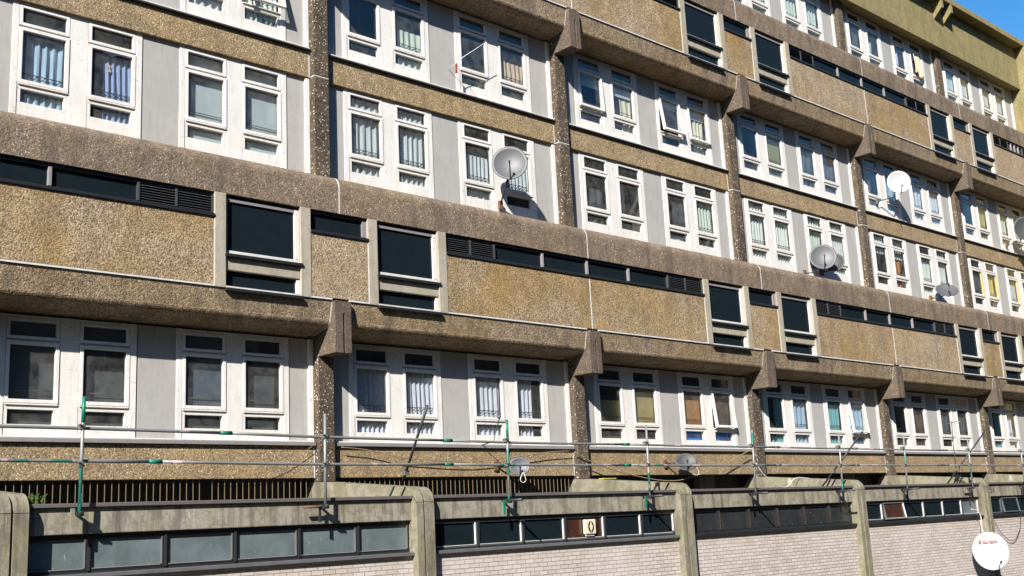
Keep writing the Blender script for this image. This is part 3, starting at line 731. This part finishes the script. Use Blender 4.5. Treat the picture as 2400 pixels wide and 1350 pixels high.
dish((18.25, -.50, -5.93), .56, (-.60,-.66,.40), M_dishd, 'small dark grey dish with a looped white lead over its shadow', (17.9, -.07, -5.95), squash=.86, elbow=(18.0, -.3, -5.95))
d7, ref7, q7, r7 = dish((28.15, -3.60, -8.715), 1.02, (-.71,-.64,.12), M_dishw, 'biggest dish, white with faint red lettering, on the brick wall by the last pier', (28.9, -3.19, -9.15), squash=1.06, arm_right=.45, lnbdrop=.72, elbow=(28.6, -3.35, -9.1), dark=False)
dish((26.9, -3.50, -9.62), .6, (-.71,-.64,.12), M_dishw, 'white dish whose rim just shows at the bottom edge under the biggest dish', (27.1, -3.03, -9.9), dark=False)
dish((41.3, -.8, 3.55), 1.05, (-.66,-.66,.1), M_dishd, 'dark mesh dish with a crossed bracket at the right edge, upper floor', (40.9, -.06, 3.0), elbow=(41.1, -.5, 2.95))
dish((42.2, -.5, .30), .62, (-.75,-.6,.2), M_dishd, 'dark dish at the right edge by the pink window frame', (41.9, -.04, .0), elbow=(42.0, -.3, .0))
# lettering on the white dishes
def letters(txt, size, loc, q, mat, parent, name='lettering'):
    cu = bpy.data.curves.new('txt', 'FONT'); cu.body = txt; cu.size = size; cu.align_x = 'CENTER'; cu.align_y = 'CENTER'; cu.extrude = .0015; cu.offset = .0035
    ob = bpy.data.objects.new('txt', cu); COL.objects.link(ob)
    dg = bpy.context.evaluated_depsgraph_get(); me = bpy.data.meshes.new_from_object(ob.evaluated_get(dg))
    bpy.data.objects.remove(ob); me.materials.clear(); me.materials.append(mat)
    o = bpy.data.objects.new(name, me); COL.objects.link(o); o.parent = parent; o.location = loc; o.rotation_mode = 'QUATERNION'; o.rotation_quaternion = q
    return o
def face_quat(n):
    n = Vector(n).normalized(); x = Vector((0,0,1)).cross(n).normalized(); y = n.cross(x)
    return Matrix((x, y, n)).transposed().to_quaternion()
n7 = Vector((-.71,-.64,.12)).normalized(); fq = face_quat(n7); X7 = fq @ Vector((1,0,0)); Y7 = fq @ Vector((0,1,0))
letters('OLD VISION', .078, X7*.03+Y7*.27-n7*.02, fq, plain('faded_red_lettering', (.36,.17,.18), .5, 0, .1, 10, 0), d7)
m = MB(); c7 = X7*-.26+Y7*.27-n7*.02; nn = 14
m.v += [tuple(c7+X7*.028*math.cos(2*math.pi*i/nn)+Y7*.045*math.sin(2*math.pi*i/nn)) for i in range(nn)]+[tuple(c7+n7*.003+X7*.028*math.cos(2*math.pi*i/nn)+Y7*.045*math.sin(2*math.pi*i/nn)) for i in range(nn)]
m.f += [tuple(range(nn)), tuple(range(nn, 2*nn))]+[(i, (i+1) % nn, nn+(i+1) % nn, nn+i) for i in range(nn)]
m.build('emblem', M_red, d7)

# rakers
for a, b in RK:
    sp(MB().tube([a, b], R_), 'raker', M_darks)
    v = Vector(b)-Vector(a); c = Vector(a)+v*.28
    sp(MB().box(c.x-.05, c.x+.05, c.y-.05, c.y+.05, c.z-.04, c.z+.04), 'coupler', M_coup)

# ------------------------------------------------------------------ cables and ropes
def smooth_pts(p, n=6):
    out = []; p = [Vector(a) for a in p]
    for i in range(len(p)-1):
        p0, p1, p2, p3 = p[max(i-1,0)], p[i], p[i+1], p[min(i+2, len(p)-1)]
        for j in range(n):
            t = j/n; out.append(.5*((2*p1)+(-p0+p2)*t+(2*p0-5*p1+4*p2-p3)*t*t+(-p0+3*p1-3*p2+p3)*t**3))
    out.append(p[-1]); return out
def cable(name, label, xz, y, r, mat, cat='cable', group=None):
    pts = [(x, y if not isinstance(y, list) else y[i], z) for i, (x, z) in enumerate(xz)]
    o = MB().tube(smooth_pts(pts), r, 6).build(name, mat); return tag(o, label, cat, group)
cable('rope', 'brown rope sagging deep under the third spandrel', [(14.37,-5.69),(14.94,-5.91),(15.91,-6.15),(17.01,-6.33),(17.84,-6.39),(18.54,-6.34),(19.85,-6.08),(20.86,-5.76),(21.43,-5.58)], -.26, .013, M_rope, 'rope')
cable('rope', 'brown rope hung in a shallow curve across the second spandrel', [(7.8,-5.64),(8.42,-5.69),(9.16,-5.82),(9.95,-5.88),(10.89,-5.92),(11.5,-5.9),(12.4,-5.82),(13.49,-5.7),(14.28,-5.66)], -.2, .010, M_rope, 'rope')
cable('cable', 'thin brown cable looping across the first spandrel at lower left', [(7.15,-5.62),(6.81,-5.83),(6.43,-6.03),(6.06,-6.13),(5.53,-6.16),(5.01,-6.16),(4.59,-6.07)], -.16, .005, M_rope)
cable('cable', 'white cable lying loose over the third sloping portal beam', [(19.88,-6.03),(20.18,-6.33),(20.81,-6.62),(21.2,-6.65),(21.65,-6.43),(22.37,-6.45)], -1.5, .010, M_wcab)
cable('cable', 'black cable hanging in a deep loop on the brick right of the last pier', [(29.61,-7.75),(30.07,-8.21),(30.5,-8.46),(30.78,-8.53),(31.11,-8.47),(31.53,-8.13),(31.69,-7.74)], -3.09, .009, M_cable)
cable('cable', 'white cable dropping down the pier to the biggest dish', [(28.0,-7.50),(28.36,-7.54),(28.5,-7.63),(28.55,-7.78),(28.50,-8.03),(28.56,-8.3)], -3.25, .012, M_wcab)
cable('cable', 'black wire bent back on itself on the last podium fascia', [(29.48,-6.89),(29.92,-6.89),(30.14,-6.95),(29.89,-7.0),(29.47,-7.01)], -3.05, .006, M_cable)
cable('cable', 'white lead hanging in a teardrop loop from the small oval dish', [(12.22,-6.18),(12.14,-6.26),(12.11,-6.36),(12.19,-6.41),(12.27,-6.36),(12.24,-6.26),(12.22,-6.18)], -.75, .008, M_wcab)
cable('cable', 'curved white lead hanging from the small dark dish', [(18.35,-6.10),(18.42,-6.2),(18.36,-6.28),(18.2,-6.27)], -.75, .008, M_wcab)
cable('cable', 'black wire trailing down the pebble spandrel below the high white dish', [(32.05,2.72),(32.07,2.55),(32.12,2.40),(32.1,2.28)], -.09, .010, M_cable)

# ------------------------------------------------------------------ small things
# aerial on the upper window
a = thing('window_aerial', 'bent wire aerial on a red clamp beside an upper dark window', 'aerial', (11.15, -.30, 3.25))
MB().tube([(0,.28,0),(0,.0,.0),(.0,-.03,.07),(.45,-.1,.42),(.86,-.12,.74)], .008, 6).build('rod', M_wcab, a)
MB().tube([(0,0,.0),(.25,.1,-.12),(.5,.2,-.30),(.92,.26,-.66)], .004, 5).build('wire', M_cable, a)
MB().box(-.012,.012,-.012,.03,-.22,.02).build('clamp', M_red, a)
# tv aerial on the podium at right
a = thing('tv_aerial', 'thin mast aerial with a cross boom on the podium roof before the last windows', 'aerial', (29.0, -2.45, -6.74))
MB().tube([(0,0,0),(0.03,0,1.0),(.12,0,1.95)], .014, 8).build('mast', M_darks, a)
b = MB().tube([(-.12,0,1.86),(.55,0,1.95)], .010, 6)
for i in range(7): b.tube([(-.08+i*.1, -.12, 1.865+i*.013),(-.08+i*.1, .12, 1.865+i*.013)], .005, 5)
b.build('boom', M_coup, a)
b = MB().tube([(0,0,.25),(-.28,-.1,.0)], .014, 6); b.tube([(0,0,.25),(.22,.1,.0)], .014, 6); b.tube([(0,0,.25),(.1,-.25,.0)], .014, 6); b.box(-.06,.20,-.05,.05,.23,.30); b.build('tripod', M_darks, a)
a = thing('wall_aerial', 'small round aerial on a bent rod in front of the second bay of lilac curtains', 'aerial', (11.6, -.5, -5.50))
MB().tube([(0,.45,-.05),(0,0,0),(.06,0,.2),(.20,0,.50)], .012, 6).build('rod', M_darks, a)
MB().tube([(.20,.0,.50),(.21,.03,.56)], [.02,.055], 12).build('cup', M_dishg, a)
# extractor fan in the podium window
f = thing('extractor_fan', 'cream plastic extractor fan with a dark oval louvre in the brown podium window', 'extractor fan', (11.84, -2.985, -7.42))
MB().box(-.155,.155,-.03,.05,-.145,.145).build('plate', M_cream, f, .02)
m = MB(); nn = 24
m.v += [(.082*math.cos(2*math.pi*i/nn), -.036, .112*math.sin(2*math.pi*i/nn)) for i in range(nn)]+[(.082*math.cos(2*math.pi*i/nn), -.028, .112*math.sin(2*math.pi*i/nn)) for i in range(nn)]
m.f += [tuple(range(nn)), tuple(range(nn, 2*nn))]+[(i, (i+1) % nn, nn+(i+1) % nn, nn+i) for i in range(nn)]
m.build('grille', M_black, f)
m = MB(); m.v += [(0,-.042,.10),(-.045,-.042,0),(0,-.042,-.10),(.045,-.042,0),(0,-.036,.10),(-.045,-.036,0),(0,-.036,-.10),(.045,-.036,0)]
m.f += [(0,1,2,3),(7,6,5,4),(0,4,5,1),(1,5,6,2),(2,6,7,3),(3,7,4,0)]; m.build('hub', M_cream, f)
m = MB(); m.box(-.12,.12,.0,.03,-.18,-.15); m.build('lip', M_white, f)
# towel
m = MB(); W_, H_ = .62, .78; nx, nz = 10, 8
for j in range(nz+1):
    for i in range(nx+1):
        u, v = i/nx, j/nz
        m.v.append((W_*u+.03*math.sin(5*v), -.03*math.sin(u*9+v*2)-.02*(1-v), -H_*(1-v)-.10*u+.05*math.sin(u*7)*(1-v)))
for j in range(nz):
    for i in range(nx): a_ = j*(nx+1)+i; m.sm.add(len(m.f)); m.f.append((a_, a_+1, a_+nx+2, a_+nx+1))
o = m.build('towel', M_peach, None, loc=(34.72, -.09, 9.72)); sd = o.modifiers.new('solid','SOLIDIFY'); sd.thickness = .012
tag(o, 'peach towel hanging out of a top floor window', 'towel')
# weeds at the left pier
m = MB(); random.seed(3)
for i in range(70):
    bx, by = random.gauss(.80,.09), random.uniform(-2.95,-2.75); h = random.uniform(.05,.20); dx, dy = random.gauss(0,.08), random.gauss(0,.06); w_ = random.uniform(.005,.014)
    n = len(m.v); m.v += [(bx-w_,by,-6.74),(bx+w_,by,-6.74),(bx+dx*.6+w_*1.2,by+dy*.6,-6.74+h*.6),(bx+dx*1.3,by+dy,-6.74+h),(bx+dx*.6-w_*1.2,by+dy*.6,-6.74+h*.6)]
    m.f.append((n,n+1,n+2,n+3,n+4))
o = m.build('weeds', M_leaf); tag(o, 'tuft of green weeds growing beside the leftmost pier on the podium roof', 'weeds')
# yellow rag on the second beam
o = MB().box(0,.45,0,.18,0,.02).build('rag', plain('yellow_rag', (.55,.5,.1), .9), None, .008, loc=(14.95,-.62,-6.345)); tag(o, 'scrap of yellow rag lying on the second portal beam', 'rag')
# paper star decorations behind the navy curtain window
for x_, z_ in ((3.02, 1.28), (3.03, 1.20)):
    m = MB(); r1, r2 = .05, .022; n = len(m.v)
    pts = [((r1 if i % 2 == 0 else r2)*math.sin(math.pi*i/5), (r1 if i % 2 == 0 else r2)*math.cos(math.pi*i/5)) for i in range(10)]
    m.v += [(x, 0, z) for x, z in pts]+[(x, .006, z) for x, z in pts]
    m.f += [tuple(range(10)), tuple(range(19, 9, -1))]+[(i, (i+1) % 10, 10+(i+1) % 10, 10+i) for i in range(10)]
    o = m.build('star_ornament', M_cream if z_ < 1.25 else M_peach, None, loc=(x_, .09, z_)); tag(o, 'yellow paper star hanging in the navy blue window' if z_ < 1.25 else 'pink paper star just above the yellow one in the navy blue window', 'ornament')

# ------------------------------------------------------------------ block across the street (behind the camera, seen in the glass)
ob = thing('opposite_block', 'dark concrete block across the street, behind the viewer', 'building', (10, -52, GZ))
MB().box(-70, 330, -10, 0, 0, 40).build('wall', plain('shaded_concrete', (.10,.09,.08), .9, 0, .4, 1), ob)  # stretched long and tall, and coloured dark, to keep reflections in the glass dark
m = MB()
for j in range(11):
    for i in range(70): m.box(-44+i*4.3, -44+i*4.3+2.6, .001, .05, 1.2+j*3.3, 2.8+j*3.3)
m.build('window_row', M_glassd, ob)
